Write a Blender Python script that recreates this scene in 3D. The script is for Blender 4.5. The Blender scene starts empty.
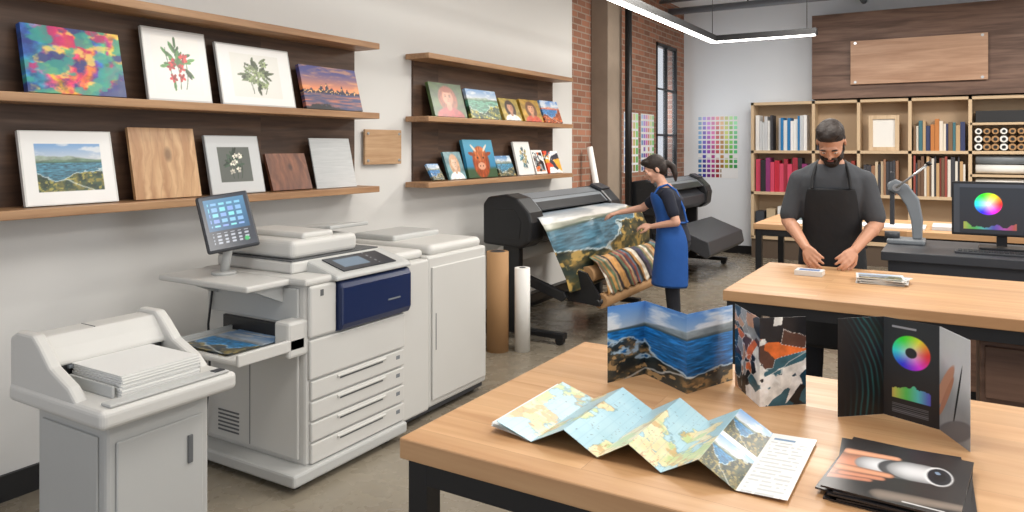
import bpy,bmesh,math,random
import numpy as np
from mathutils import Vector,Matrix
random.seed(3)
scn=bpy.context.scene
def sc1(x):
    x=x/255.0
    return x/12.92 if x<=.04045 else ((x+.055)/1.055)**2.4
def srgb(c): return tuple(sc1(x) for x in c)+(1,)

# ---------------------------------------------------------------- materials
def newmat(name):
    m=bpy.data.materials.new(name); m.use_nodes=True
    nt=m.node_tree; b=nt.nodes['Principled BSDF']
    return m,nt,b
def M(name,c,rough=.5,metal=0,var=.06,nscale=6,bump=0,emit=0,rvar=0):
    m,nt,b=newmat(name)
    tc=nt.nodes.new('ShaderNodeTexCoord'); n=nt.nodes.new('ShaderNodeTexNoise')
    n.inputs['Scale'].default_value=nscale; n.inputs['Detail'].default_value=6
    nt.links.new(tc.outputs['Object'],n.inputs['Vector'])
    mx=nt.nodes.new('ShaderNodeMix'); mx.data_type='RGBA'
    col=srgb(c)
    mx.inputs[6].default_value=tuple(x*(1-var) for x in col[:3])+(1,)
    mx.inputs[7].default_value=tuple(min(1,x*(1+var)) for x in col[:3])+(1,)
    nt.links.new(n.outputs['Fac'],mx.inputs[0]); nt.links.new(mx.outputs[2],b.inputs['Base Color'])
    b.inputs['Roughness'].default_value=rough; b.inputs['Metallic'].default_value=metal
    if rvar:
        mr=nt.nodes.new('ShaderNodeMapRange'); mr.inputs[1].default_value=.3; mr.inputs[2].default_value=.7; mr.inputs[3].default_value=rough-rvar; mr.inputs[4].default_value=rough+rvar
        nt.links.new(n.outputs['Fac'],mr.inputs[0]); nt.links.new(mr.outputs[0],b.inputs['Roughness'])
    if bump:
        bp=nt.nodes.new('ShaderNodeBump'); bp.inputs['Strength'].default_value=bump; bp.inputs['Distance'].default_value=.01
        nt.links.new(n.outputs['Fac'],bp.inputs['Height']); nt.links.new(bp.outputs[0],b.inputs['Normal'])
    if emit:
        b.inputs['Emission Color'].default_value=col; b.inputs['Emission Strength'].default_value=emit
    return m
def wood(name,c1,c2,axis=0,rough=.45,s=1.0,plank=0):
    m,nt,b=newmat(name)
    tc=nt.nodes.new('ShaderNodeTexCoord'); mp=nt.nodes.new('ShaderNodeMapping')
    scv=[14*s,14*s,14*s]; scv[axis]=1.1*s
    mp.inputs['Scale'].default_value=scv
    nt.links.new(tc.outputs['Object'],mp.inputs[0])
    vec=mp.outputs[0]
    br=None
    if plank:
        br=nt.nodes.new('ShaderNodeTexBrick'); br.inputs['Scale'].default_value=1; br.inputs['Brick Width'].default_value=1.7; br.inputs['Row Height'].default_value=plank; br.inputs['Mortar Size'].default_value=.0007
        br.inputs['Color1'].default_value=(.80,.80,.80,1); br.inputs['Color2'].default_value=(1.05,1.03,1.0,1); br.inputs['Mortar'].default_value=(.55,.5,.45,1)
        if axis==1:
            mm=nt.nodes.new('ShaderNodeMapping'); mm.inputs['Rotation'].default_value=(0,0,math.pi/2); nt.links.new(tc.outputs['Object'],mm.inputs[0]); nt.links.new(mm.outputs[0],br.inputs['Vector'])
        else: nt.links.new(tc.outputs['Object'],br.inputs['Vector'])
        av=nt.nodes.new('ShaderNodeVectorMath'); av.operation='MULTIPLY_ADD'; av.inputs[1].default_value=(9,9,9)
        nt.links.new(br.outputs['Color'],av.inputs[0]); nt.links.new(mp.outputs[0],av.inputs[2]); vec=av.outputs[0]
    n=nt.nodes.new('ShaderNodeTexNoise'); n.inputs['Scale'].default_value=1; n.inputs['Detail'].default_value=7; n.inputs['Distortion'].default_value=.8
    nt.links.new(vec,n.inputs['Vector'])
    n2=nt.nodes.new('ShaderNodeTexNoise'); n2.inputs['Scale'].default_value=5; n2.inputs['Detail'].default_value=4
    nt.links.new(vec,n2.inputs['Vector'])
    ad=nt.nodes.new('ShaderNodeMath'); ad.operation='MULTIPLY_ADD'; ad.inputs[1].default_value=.35
    nt.links.new(n2.outputs['Fac'],ad.inputs[0]); nt.links.new(n.outputs['Fac'],ad.inputs[2])
    r=nt.nodes.new('ShaderNodeValToRGB'); r.color_ramp.elements[0].position=.5; r.color_ramp.elements[1].position=.88
    r.color_ramp.elements[0].color=srgb(c1); r.color_ramp.elements[1].color=srgb(c2)
    nt.links.new(ad.outputs[0],r.inputs[0]); out=r.outputs[0]
    if plank:
        mu=nt.nodes.new('ShaderNodeMix'); mu.data_type='RGBA'; mu.blend_type='MULTIPLY'; mu.inputs[0].default_value=.6
        nt.links.new(out,mu.inputs[6]); nt.links.new(br.outputs['Color'],mu.inputs[7]); out=mu.outputs[2]
    nt.links.new(out,b.inputs['Base Color'])
    mr=nt.nodes.new('ShaderNodeMapRange'); mr.inputs[1].default_value=.4; mr.inputs[2].default_value=.9; mr.inputs[3].default_value=rough+.12; mr.inputs[4].default_value=rough-.06
    nt.links.new(ad.outputs[0],mr.inputs[0]); nt.links.new(mr.outputs[0],b.inputs['Roughness'])
    bp=nt.nodes.new('ShaderNodeBump'); bp.inputs['Strength'].default_value=.08; bp.inputs['Distance'].default_value=.005
    nt.links.new(ad.outputs[0],bp.inputs['Height']); nt.links.new(bp.outputs[0],b.inputs['Normal'])
    return m
def brickmat():
    m,nt,b=newmat('brick_red')
    tc=nt.nodes.new('ShaderNodeTexCoord'); sp=nt.nodes.new('ShaderNodeSeparateXYZ'); cb=nt.nodes.new('ShaderNodeCombineXYZ')
    nt.links.new(tc.outputs['Object'],sp.inputs[0]); nt.links.new(sp.outputs[1],cb.inputs[0]); nt.links.new(sp.outputs[2],cb.inputs[1])
    br=nt.nodes.new('ShaderNodeTexBrick'); br.inputs['Scale'].default_value=1
    br.inputs['Brick Width'].default_value=.22; br.inputs['Row Height'].default_value=.075; br.inputs['Mortar Size'].default_value=.008
    br.inputs['Color1'].default_value=srgb((168,116,92)); br.inputs['Color2'].default_value=srgb((130,90,72)); br.inputs['Mortar'].default_value=srgb((158,142,128))
    nt.links.new(cb.outputs[0],br.inputs['Vector']); nt.links.new(br.outputs['Color'],b.inputs['Base Color'])
    bp=nt.nodes.new('ShaderNodeBump'); bp.inputs['Strength'].default_value=.4; bp.inputs['Distance'].default_value=.01; bp.invert=True
    nt.links.new(br.outputs['Fac'],bp.inputs['Height']); nt.links.new(bp.outputs[0],b.inputs['Normal'])
    b.inputs['Roughness'].default_value=.85
    return m
def floormat():
    m,nt,b=newmat('polished_concrete')
    tc=nt.nodes.new('ShaderNodeTexCoord')
    a=nt.nodes.new('ShaderNodeTexNoise'); a.inputs['Scale'].default_value=.9; a.inputs['Detail'].default_value=8; a.inputs['Distortion'].default_value=.7
    c=nt.nodes.new('ShaderNodeTexNoise'); c.inputs['Scale'].default_value=9; c.inputs['Detail'].default_value=8
    for q in(a,c): nt.links.new(tc.outputs['Object'],q.inputs['Vector'])
    ad=nt.nodes.new('ShaderNodeMath'); ad.operation='MULTIPLY_ADD'; ad.inputs[1].default_value=.35
    nt.links.new(c.outputs['Fac'],ad.inputs[0]); nt.links.new(a.outputs['Fac'],ad.inputs[2])
    r=nt.nodes.new('ShaderNodeValToRGB'); r.color_ramp.elements[0].position=.4; r.color_ramp.elements[1].position=.95
    r.color_ramp.elements[0].color=srgb((116,106,92)); r.color_ramp.elements[1].color=srgb((148,139,123))
    nt.links.new(ad.outputs[0],r.inputs[0]); nt.links.new(r.outputs[0],b.inputs['Base Color'])
    mr=nt.nodes.new('ShaderNodeMapRange'); mr.inputs[1].default_value=.35; mr.inputs[2].default_value=.65; mr.inputs[3].default_value=.2; mr.inputs[4].default_value=.34
    nt.links.new(c.outputs['Fac'],mr.inputs[0]); nt.links.new(mr.outputs[0],b.inputs['Roughness'])
    return m
def colmat(name,rough=.35,emit=0):
    m,nt,b=newmat(name)
    a=nt.nodes.new('ShaderNodeAttribute'); a.attribute_name='Col'
    nt.links.new(a.outputs['Color'],b.inputs['Base Color']); b.inputs['Roughness'].default_value=rough
    if emit:
        nt.links.new(a.outputs['Color'],b.inputs['Emission Color']); b.inputs['Emission Strength'].default_value=emit
    return m
ART=colmat('printed_ink',.32); BOOKS=colmat('coloured_goods',.6); SCREEN=colmat('screen_pixels',.2,.8)
m_wall=M('wall_paint',(218,217,214),.9,var=.02,nscale=1.5)
m_wallb=M('wall_paint_back',(230,236,242),.85,var=.015,nscale=1.5)
m_floor=floormat()
m_ceil=M('ceiling_paint',(226,228,230),.9)
m_brick=brickmat()
m_conc=M('concrete',(142,127,112),.85,var=.2,nscale=5,bump=.3)
m_black=M('black_steel',(20,20,22),.42,var=.1)
m_blackpl=M('black_plastic',(27,28,31),.38,var=.1)
m_dgray=M('dark_gray_plastic',(58,60,65),.45)
m_mgray=M('mid_gray_plastic',(122,128,134),.4)
m_white=M('machine_white',(208,207,203),.45,var=.035,nscale=3,rvar=.08)
m_white2=M('machine_light_gray',(188,189,187),.5,var=.035,nscale=3)
m_seam=M('seam_gray',(98,100,102),.6)
m_navy=M('navy_panel',(24,40,80),.28)
m_paper=M('white_paper',(238,237,233),.7,var=.02)
m_alu=M('brushed_aluminium',(190,192,194),.3,.8,var=.06,nscale=30)
m_walnut=wood('walnut_dark',(64,46,36),(104,78,60),1,.5,.8,.16)
m_walnutx=wood('walnut_dark_x',(86,62,50),(124,94,77),0,.5,.8)
m_oaky=wood('oak_shelf',(146,108,76),(186,146,108),1,.45)
m_table=wood('table_oak',(184,139,97),(212,171,127),0,.38,.7,.11)
m_shelfl=wood('birch_light',(196,168,134),(222,198,166),2,.5)
m_sign=wood('sign_oak',(172,134,98),(202,168,132),1,.5,1.2)
m_signx=wood('sign_oak_x',(168,130,104),(196,158,130),0,.5,.8)
m_card=M('cardboard',(176,136,94),.8)
m_skin=M('skin_warm',(196,144,116),.5,var=.05,nscale=20)
m_skin2=M('skin_light',(212,162,138),.5,var=.05,nscale=20)
m_hair=M('hair_dark',(38,26,20),.6,var=.35,nscale=60,bump=.5)
m_tee=M('tee_charcoal',(68,71,76),.85,var=.12,nscale=9,bump=.5)
m_apronb=M('apron_black',(24,26,30),.75,var=.15,nscale=8,bump=.5)
m_apronblue=M('apron_blue',(28,84,160),.75,var=.12,nscale=8,bump=.5)
m_navytee=M('tee_navy',(26,30,46),.85,var=.1,nscale=9,bump=.5)
m_jeans=M('trousers_dark',(32,34,42),.85,var=.15,nscale=20)
m_shoe=M('shoe_black',(24,24,26),.6)
m_eyew=M('eye_white',(225,220,214),.3); m_eyed=M('eye_dark',(30,20,15),.2); m_lip=M('lip',(160,92,84),.5)
m_led=M('led_strip',(255,252,245),.5,emit=9)
m_glass,_nt,_b=newmat('window_glass'); _b.inputs['Alpha'].default_value=.12; _b.inputs['Roughness'].default_value=.03; _b.inputs['Base Color'].default_value=(.8,.9,1,1)

# ---------------------------------------------------------------- mesh helpers
def empty(name,loc,rotz=None):
    e=bpy.data.objects.new(name,None); e.location=loc; e.empty_display_size=.1
    if rotz is not None: e.rotation_euler=(0,0,rotz); e['local']=1
    scn.collection.objects.link(e); return e
def link(o,parent=None):
    scn.collection.objects.link(o)
    if parent:
        o.parent=parent
        if not parent.get('local'): o.matrix_parent_inverse=Matrix.Translation(-Vector(parent.location))
    return o
def mobj(name,verts,faces,mat,parent=None,smooth=False,bevel=0,recenter=True,seg=2):
    me=bpy.data.meshes.new(name); vs=[Vector(v) for v in verts]
    lo=Vector([min(v[i] for v in vs) for i in range(3)]); hi=Vector([max(v[i] for v in vs) for i in range(3)])
    c=(lo+hi)/2
    me.from_pydata([v-c for v in vs],[],faces); me.update()
    bm=bmesh.new(); bm.from_mesh(me); bmesh.ops.recalc_face_normals(bm,faces=bm.faces); bm.to_mesh(me); bm.free()
    if smooth:
        for p in me.polygons: p.use_smooth=True
    me.materials.append(mat)
    o=bpy.data.objects.new(name,me); o.location=c
    link(o,parent)
    if bevel:
        b=o.modifiers.new('bevel','BEVEL'); b.width=bevel; b.segments=seg; b.limit_method='ANGLE'
    return o
CF=[(0,1,3,2),(4,6,7,5),(0,4,5,1),(2,3,7,6),(0,2,6,4),(1,5,7,3)]
def box(name,x,y,z,mat,parent=None,bevel=0,seg=2):
    v=[(a,b,c) for a in x for b in y for c in z]
    return mobj(name,v,CF,mat,parent,bevel=bevel,seg=seg)
def prism(name,prof,a,b,axis,mat,parent=None,bevel=0):
    def mk(p,t):
        return (p[0],t,p[1]) if axis=='y' else ((t,p[0],p[1]) if axis=='x' else (p[0],p[1],t))
    n=len(prof); v=[mk(p,a) for p in prof]+[mk(p,b) for p in prof]
    f=[tuple(range(n)),tuple(range(2*n-1,n-1,-1))]+[(i,(i+1)%n,n+(i+1)%n,n+i) for i in range(n)]
    return mobj(name,v,f,mat,parent,bevel=bevel)
def cyl(name,p0,p1,r,mat,parent=None,n=24,r2=None,bevel=0):
    p0=Vector(p0);p1=Vector(p1); q=(p1-p0).to_track_quat('Z','Y'); r2=r if r2 is None else r2
    v=[];L=(p1-p0).length
    for k,(zz,rr) in enumerate(((0,r),(L,r2))):
        for i in range(n):
            a=2*math.pi*i/n; v.append(p0+q@Vector((rr*math.cos(a),rr*math.sin(a),zz)))
    f=[tuple(range(n)),tuple(range(2*n-1,n-1,-1))]+[(i,(i+1)%n,n+(i+1)%n,n+i) for i in range(n)]
    o=mobj(name,v,f,mat,parent)
    for p in o.data.polygons:
        if len(p.vertices)==4: p.use_smooth=True
    return o
def tube(name,pts,r,mat,parent=None):
    cu=bpy.data.curves.new(name,'CURVE'); cu.dimensions='3D'; cu.bevel_depth=r; cu.bevel_resolution=3; cu.use_fill_caps=True
    s=cu.splines.new('POLY'); s.points.add(len(pts)-1)
    for i,p in enumerate(pts): s.points[i].co=(*p,1)
    cu.materials.append(mat); o=bpy.data.objects.new(name,cu); return link(o,parent)
def multibox(name,boxes,parent=None,mat=None):
    v=[];f=[];c=[]
    for (x,y,z,col) in boxes:
        b=len(v); v+=[(a,bb,cc) for a in x for bb in y for cc in z]; f+=[tuple(b+i for i in q) for q in CF]; c+=[srgb(col)]*8
    o=mobj(name,v,f,mat or BOOKS,parent)
    at=o.data.color_attributes.new('Col','FLOAT_COLOR','POINT')
    at.data.foreach_set('color',np.array(c,dtype=np.float32).ravel())
    return o
def strip(name,P,nu,nv,fn,parent=None,thick=.001,mat=None,loc=None,rot=None,smooth=False,off=-1):
    us=np.linspace(0,1,nu+1); vs=np.linspace(0,1,nv+1)
    U,V=np.meshgrid(us,vs)
    X,Y,Z=P(U,V); X=X+0*U;Y=Y+0*U;Z=Z+0*U
    co=np.stack([X,Y,Z],-1).reshape(-1,3)
    if loc is None:
        c=(co.min(0)+co.max(0))/2; co=co-c; loc=tuple(c)
    f=[]
    for j in range(nv):
        for i in range(nu):
            a=j*(nu+1)+i; f.append((a,a+1,a+nu+2,a+nu+1))
    me=bpy.data.meshes.new(name); me.from_pydata(co.tolist(),[],f); me.update()
    C=np.clip(fn(U,V),0,1); L=np.where(C<=.04045,C/12.92,((C+.055)/1.055)**2.4)
    L=np.concatenate([L,np.ones(U.shape+(1,))],-1).astype(np.float32)
    at=me.color_attributes.new('Col','FLOAT_COLOR','POINT'); at.data.foreach_set('color',L.reshape(-1))
    me.materials.append(mat or ART)
    if smooth:
        for p in me.polygons: p.use_smooth=True
    o=bpy.data.objects.new(name,me); o.location=loc
    if rot: o.rotation_euler=rot
    link(o,parent)
    if thick:
        s=o.modifiers.new('thickness','SOLIDIFY'); s.thickness=thick; s.offset=off
    return o

# ---------------------------------------------------------------- painting
def vn(x,y,seed):
    g=np.random.RandomState(seed).rand(64,64)
    xi=np.floor(x).astype(int); yi=np.floor(y).astype(int); fx=x-xi; fy=y-yi
    fx=fx*fx*(3-2*fx); fy=fy*fy*(3-2*fy)
    a=g[xi%64,yi%64];b=g[(xi+1)%64,yi%64];c=g[xi%64,(yi+1)%64];d=g[(xi+1)%64,(yi+1)%64]
    return (a*(1-fx)+b*fx)*(1-fy)+(c*(1-fx)+d*fx)*fy
def fbm(U,V,seed=0,s=4,o=4):
    r=0;a=.5
    for k in range(o):
        r=r+a*vn(U*s+k*7.3,V*s+k*3.1,seed+k); s*=2; a*=.5
    return r/(1-.5**o)
def K(*c): return np.array(c,dtype=float)/255
def mix(a,b,t):
    t=np.clip(t,0,1)[...,None]; return a*(1-t)+b*t
def base(U,c): return np.zeros(U.shape+(3,))+K(*c)
def st(x,e=.02): return np.clip(.5+x/e,0,1)
def hsv(h,s,v):
    h=(h%1)*6; i=np.floor(h).astype(int)%6; f=h-np.floor(h); p=v*(1-s);q=v*(1-s*f);t=v*(1-s*(1-f))
    R=np.choose(i,[v,q,p,p,t,v]);G=np.choose(i,[t,v,v,q,p,p]);B=np.choose(i,[p,p,t,v,v,q])
    return np.stack([R,G,B],-1)
def ellm(U,V,cx,cy,rx,ry,ang=0,e=.15):
    dx=U-cx;dy=V-cy;c,s=math.cos(ang),math.sin(ang)
    a=(dx*c+dy*s)/rx;b=(-dx*s+dy*c)/ry
    return st(1-np.sqrt(a*a+b*b),e)
def framed(fn,bu,bv,border=(240,240,238),line=(225,225,222),ew=.02):
    def g(U,V):
        ui=(U-bu)/(1-2*bu);vi=(V-bv)/(1-2*bv)
        inn=(ui>=0)&(ui<=1)&(vi>=0)&(vi<=1)
        im=fn(np.clip(ui,0,1),np.clip(vi,0,1))
        out=base(U,border)
        edge=(U<ew)|(U>1-ew)|(V<ew)|(V>1-ew)
        out[edge]=K(*line)
        out[inn]=im[inn]; return out
    return g
def a_abstract(U,V):
    w=.5*(fbm(U,V,3,3,4)-.5); t=np.clip((U+w+.3*(fbm(V,U,12,5,4)-.5)),0,.999)*10
    P=np.array([K(50,90,170),K(60,160,190),K(235,90,150),K(240,190,60),K(225,60,120),K(240,130,50),K(120,60,150),K(50,120,200),K(80,180,120),K(200,60,140),K(245,210,80)])
    k=np.clip(np.floor(t),0,9).astype(int); im=mix(P[k],P[k+1],t-k)
    n=fbm(U,V,5,12,5); im=im*(.6+.85*n)[...,None]
    im=mix(im,K(215,45,110),st(fbm(U,V,21,5,4)-.63,.1)*.8); im=mix(im,K(250,225,110),st(fbm(U,V,25,6,4)-.6,.08)*.8); im=mix(im,K(40,60,140),st(fbm(U,V,29,4,5)-.58,.08)*.85); im=mix(im,K(60,170,150),st(fbm(U,V,39,5,5)-.62,.08)*.8); return im
def a_floral(seed,cf,cl,bg=(243,241,236),n=7):
    def g(U,V):
        r=random.Random(seed); im=base(U,bg)
        for q in range(3):
            sx=.5+.1*(q-1); im=mix(im,K(*cl)*.8,st(.008-abs(U-sx-(.10*(q-1))*np.sin(V*2.2)-.03*np.sin(V*6)),.01)*(V<.8-.1*q)*(V>.08))
        for k in range(n*4):
            a=r.uniform(0,6.28); cx=.5+.32*math.cos(a)*r.random()**.6;cy=.52+.4*math.sin(a)*r.random()**.6
            f=r.uniform(.55,1.35); im=mix(im,K(*[min(255,x*f) for x in cl])*(.8+.4*fbm(U,V,k,14))[...,None],ellm(U,V,cx,cy,.1,.03,a+r.uniform(-.4,.4)))
        for k in range(n):
            cx=.5+r.uniform(-.2,.2);cy=.55+r.uniform(-.28,.28)
            for p in range(5):
                a=p*1.257+r.random(); f=r.uniform(.75,1.15)
                im=mix(im,K(*[min(255,x*f) for x in cf]),ellm(U,V,cx+.045*math.cos(a),cy+.04*math.sin(a),.045,.026,a))
            im=mix(im,K(*[x*.5 for x in cf]),ellm(U,V,cx,cy,.018,.018))
        return im
    return g
def a_coast(seed,sky1=(120,165,215),sky2=(225,220,215),hill=(70,95,80),hill2=(130,115,70),sea=(45,110,140),hz=.62,land=.35,side=0):
    def g(U,V):
        cl=fbm(U*1.5,V*3,seed,3,5); im=mix(base(U,sky2),K(*sky1),(V-hz)/(1-hz)*.9+.1); im=mix(im,K(245,243,240),st(cl-.56,.18)*.7)
        for q in range(3):
            m=hz+(.17-.06*q)*fbm(U*(1+.4*q),V*0,seed+1+q*5,2.2,5)*(1.2-.3*q)-.02
            if side: m=hz+(m-hz)*np.abs(U-(0 if side<0 else 1))
            f=.45+.28*q; c=(K(*hill)*f+K(*sky2)*(1-f))*(.75+.5*fbm(U,V,seed+9+q,14,4))[...,None]
            im=mix(im,c,st(m-V,.02)*(V>hz-.05))
        s=fbm(U*4,V*14,seed+2,4,4)
        im=mix(im,mix(K(*sea)*.75+0*im,K(*[min(255,c*1.45) for c in sea]),(s-.3)*1.6+.25*(V/hz)),st(hz-.02-V,.015))
        uu=U if side>=0 else 1-U
        for q in range(2):
            l=land*(1.6*uu if q==0 else 1.3*(1-uu)-.25)*(.35+1.3*fbm(U,V,seed+3+q,4,5))
            n=fbm(U,V,seed+4,9,5); rock=mix(K(*hill)*.5+0*im,K(*hill2),(n-.35)*3); rock=mix(rock,K(*hill)*.75,st(fbm(U,V,seed+14,22,3)-.52,.1)*.7); rock=mix(rock,K(*hill2)*1.35,st(fbm(U,V,seed+15,16,4)-.62,.06)*.8)
            im=mix(im,K(235,238,235),st(.014-abs(l+.012-V),.014)*.7*(V<hz)); im=mix(im,rock,st(l-V,.02))
        return im
    return g
def a_city(U,V):
    im=mix(base(U,(250,150,90)),K(80,80,140),(V-.42)/.45); im=mix(im,K(240,170,110),st(fbm(U,V*3,31,4)-.6,.2)*.6)
    b=vn(U*22,U*0,77); h=.42+.25*b*b*np.exp(-((U-.55)/.35)**2)
    im=mix(im,K(45,40,65),st(h-V,.015)); im=mix(im,K(255,200,120),st(vn(U*60,V*60,4)-.75,.1)*(V<h)*(V>.36))
    w=mix(base(U,(60,70,115)),K(225,130,90),(fbm(U*.7,V*6,32,6)-.35)*2)
    im=mix(im,w,st(.37-V,.02)); return mix(im,K(35,35,40),st(.14*(1+np.sin(U*6))*fbm(U,V,34,6)-V,.02))
def a_portrait(bg,skin,hair,cloth):
    def g(U,V):
        im=mix(base(U,bg),K(*bg)*.5,fbm(U,V,3,6,4))
        im=mix(im,K(*hair)*(.7+.6*fbm(U*3,V,9,9))[...,None],ellm(U,V,.5,.52,.29,.40)); im=mix(im,K(*cloth)*(.8+.4*fbm(U,V,19,9))[...,None],ellm(U,V,.5,.0,.42,.28))
        im=mix(im,K(*skin)*.85,ellm(U,V,.5,.3,.08,.12)); im=mix(im,K(*skin),ellm(U,V,.5,.57,.16,.23,0,.3)); im=mix(im,K(*skin)*.78,ellm(U,V,.59,.55,.06,.2,0,.8)*.6)
        for s in(-.065,.065): im=mix(im,K(50,35,30),ellm(U,V,.5+s,.6,.024,.012)); im=mix(im,K(*hair)*.7,ellm(U,V,.5+s,.64,.035,.007))
        im=mix(im,K(170,80,75),ellm(U,V,.5,.46,.042,.012)); im=mix(im,K(*skin)*.75,ellm(U,V,.505,.53,.015,.03)); im=mix(im,K(*hair),ellm(U,V,.5,.8,.18,.08)); return im
    return g
def a_cow(U,V):
    im=mix(base(U,(40,120,170)),K(90,170,200),V); im=mix(im,K(60,90,60),st(.25-V,.1))
    f=(.6+.8*fbm(U*4,V,19,8,4))[...,None]
    im=mix(im,K(165,75,35)*f,ellm(U,V,.5,.4,.28,.42)); im=mix(im,K(200,110,60)*f,ellm(U,V,.5,.62,.2,.2))
    im=mix(im,K(225,165,135),ellm(U,V,.5,.3,.13,.1)); 
    for s in(-1,1):
        im=mix(im,K(60,30,20),ellm(U,V,.5+s*.1,.52,.03,.03)); im=mix(im,K(150,70,35),ellm(U,V,.5+s*.27,.62,.12,.05,s*.3)); im=mix(im,K(230,220,200),ellm(U,V,.5+s*.2,.78,.12,.03,s*.9)); im=mix(im,K(70,40,30),ellm(U,V,.5+s*.05,.3,.02,.02))
    return im
def a_wood(c1,c2,seed=1,ax=0):
    def g(U,V):
        a,b=(V,U) if ax else (U,V)
        n=fbm(a*7+fbm(U,V,seed,3)*1.3,b*.8,seed,1.6,5); im=mix(base(U,c1),K(*c2),(n-.3)*2.0)
        r=np.abs(np.sin((a*9+2.5*fbm(U,V*1.2,seed+3,1.6,2))*3.1)); im=mix(im,K(*c1)*.85,st(.12-r,.2)*.35)
        return mix(im,K(*c1)*.7,ellm(U,V,.55,.62,.05,.09,0,.9)*.8)
    return g
def a_metal(U,V):
    return mix(base(U,(160,164,166)),K(208,209,208),fbm(U*.3,V*8,9,10)*.5+.5*(1-V)*U)
def a_shards(seed,n=26,pal=None):
    pal=pal or [(222,110,50),(28,28,32),(228,226,220),(50,96,110),(24,28,36),(150,150,150),(236,234,230),(20,60,80),(190,140,110),(90,60,50)]
    def g(U,V):
        r=np.random.RandomState(seed); px=r.rand(n);py=r.rand(n);an=r.rand(n)*3.14
        d=np.stack([np.abs((U-px[i])*math.cos(an[i])+(V-py[i])*math.sin(an[i]))*1.0+np.abs(-(U-px[i])*math.sin(an[i])+(V-py[i])*math.cos(an[i]))*3.0 for i in range(n)],0); k=d.argmin(0)
        P=np.array([K(*pal[i%len(pal)]) for i in range(n)]); im=P[k]*(.8+.4*fbm(U,V,seed+2,12,4))[...,None]
        dd=np.sort(d,0); im=mix(im,K(240,240,236),st(.02-(dd[1]-dd[0]),.015)*.8*(vn(k*3.7+.5,k*1.3,4)>.5)); return im
    return g
def a_map(U,V):
    n=fbm(U*2.4,V,42,3.2,6); im=mix(base(U,(156,196,210)),K(188,216,224),fbm(U*2,V,50,5))
    land=st(n-.54,.012); L=mix(base(U,(236,226,190)),K(218,204,158),fbm(U*3,V,61,10,5)*1.2-.1); L=mix(L,K(190,205,150),st(fbm(U*2,V,71,7,4)-.58,.1)); L=mix(L,K(196,160,110),st(fbm(U*2.4,V,75,9,5)-.6,.05)*.7)
    im=mix(im,L,land); im=mix(im,K(190,120,90),st(.004-abs(fbm(U*2.4,V,45,5,3)-.5),.005)*.7*land); im=mix(im,K(110,150,170),st(.008-abs(n-.54),.008)*.6)
    gx=np.abs((U*40)%1-.5);gy=np.abs((V*8)%1-.5); im=mix(im,K(120,165,185),((gx>.47)|(gy>.475))*.2)
    im=mix(im,K(90,90,100),(vn(U*170,V*80,8)>.93)*.6)
    txt=((np.floor(V*34)%2==0)&(vn(U*120,np.floor(V*34)*1.7,3)>.35)&(V<.85)&(U>.885)&(U<.985))
    W=mix(base(U,(240,240,237)),K(150,155,160),txt*.45); W=mix(W,K(90,130,170),((V>.88)&(V<.92)&(U>.89)&(U<.95))*.8)
    im=np.where((U>.875)[...,None],W,im)
    ph=(U>.75)&(U<=.875)
    P=a_coast(90,land=.5,sea=(50,110,150))(np.clip((U-.75)*8,0,1),V*2%1); P=mix(P,K(240,240,238),(np.abs(V-.5)<.03)*1.0)
    im[ph]=P[ph]; return im
def wheel(im,U,V,cx,cy,r,asp,inner=.25):
    dx=(U-cx)*asp;dy=V-cy; d=np.sqrt(dx*dx+dy*dy)/r; h=np.arctan2(dy,dx)/6.2832
    W=hsv(h,np.clip(d*.95,0,.82),.90*np.ones_like(d)); m=st(1-d,.05)*st(d-inner,.05); return mix(im,W,m)
def a_blackwheel(U,V):
    im=base(U,(22,24,28)); u3=U*3
    tt=(u3-.5)-.25*np.sin(V*3.0); f=np.abs(np.sin(tt*26+V*16+2.5*fbm(U*3,V,5,2)))**6*np.exp(-(tt/.28)**2)*(u3<1); im=mix(im,K(40,120,120),f*.75)
    m=(u3>=1)&(u3<2); uu=np.clip(u3-1,0,1)
    P=base(U,(27,28,32)); P=wheel(P,uu,V,.5,.68,.17,.5*1.0,.3)
    hgt=.2+.2*fbm(uu,uu*0,15,5)*(1.2-np.abs(uu-.5)*2); P=mix(P,hsv(uu*.8,.55*np.ones_like(uu),.75*np.ones_like(uu)),((V<hgt+.05)&(V>.2)&(uu>.15)&(uu<.85))*1.0)
    P=mix(P,K(150,150,155),((np.abs(V-.92)<.007)&(uu>.15)&(uu<.6))*1.0); P=mix(P,K(100,100,105),((V<.15)&(V>.06)&(np.floor(V*110)%2==0)&(uu>.15)&(uu<.8))*1.0)
    im[m]=P[m]
    m=u3>=2; uu=np.clip(u3-2,0,1); P=mix(base(U,(172,175,180)),K(120,125,130),fbm(uu,V,7,3)); P=mix(P,K(222,225,228),st(V-.6+.2*uu,.3)*.8)
    P=mix(P,K(200,150,125),ellm(uu,V,.15,.44,.42,.09,.6)); P=mix(P,K(184,130,105),ellm(uu,V,.22,.36,.34,.05,.7)); P=mix(P,K(28,30,34),ellm(uu,V,.6,.42,.34,.025,1.1)); P=mix(P,K(110,112,118),ellm(uu,V,.5,.08,.6,.10,.2)); im[m]=P[m]
    return im
def a_screen(U,V):
    im=base(U,(38,42,48)); im=mix(im,K(58,62,70),(V>.93)*1.0); im=mix(im,K(52,56,62),(U<.06)*1.0); im=mix(im,K(30,33,38),((U>.72)&(V<.93))*1.0)
    im=wheel(im,U,V,.36,.6,.22,1.55,.0); 
    hgt=.08+.2*fbm(U,U*0,19,9); im=mix(im,hsv(U*1.6,.5*np.ones_like(U),.55*np.ones_like(U)),((V<hgt)&(V>.08)&(U>.1)&(U<.65))*1.0)
    for k in range(7): im=mix(im,K(120,150,180),((np.abs(V-.85+k*.11)<.02)&(U>.75)&(U<.93))*.8)
    return im
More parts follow.
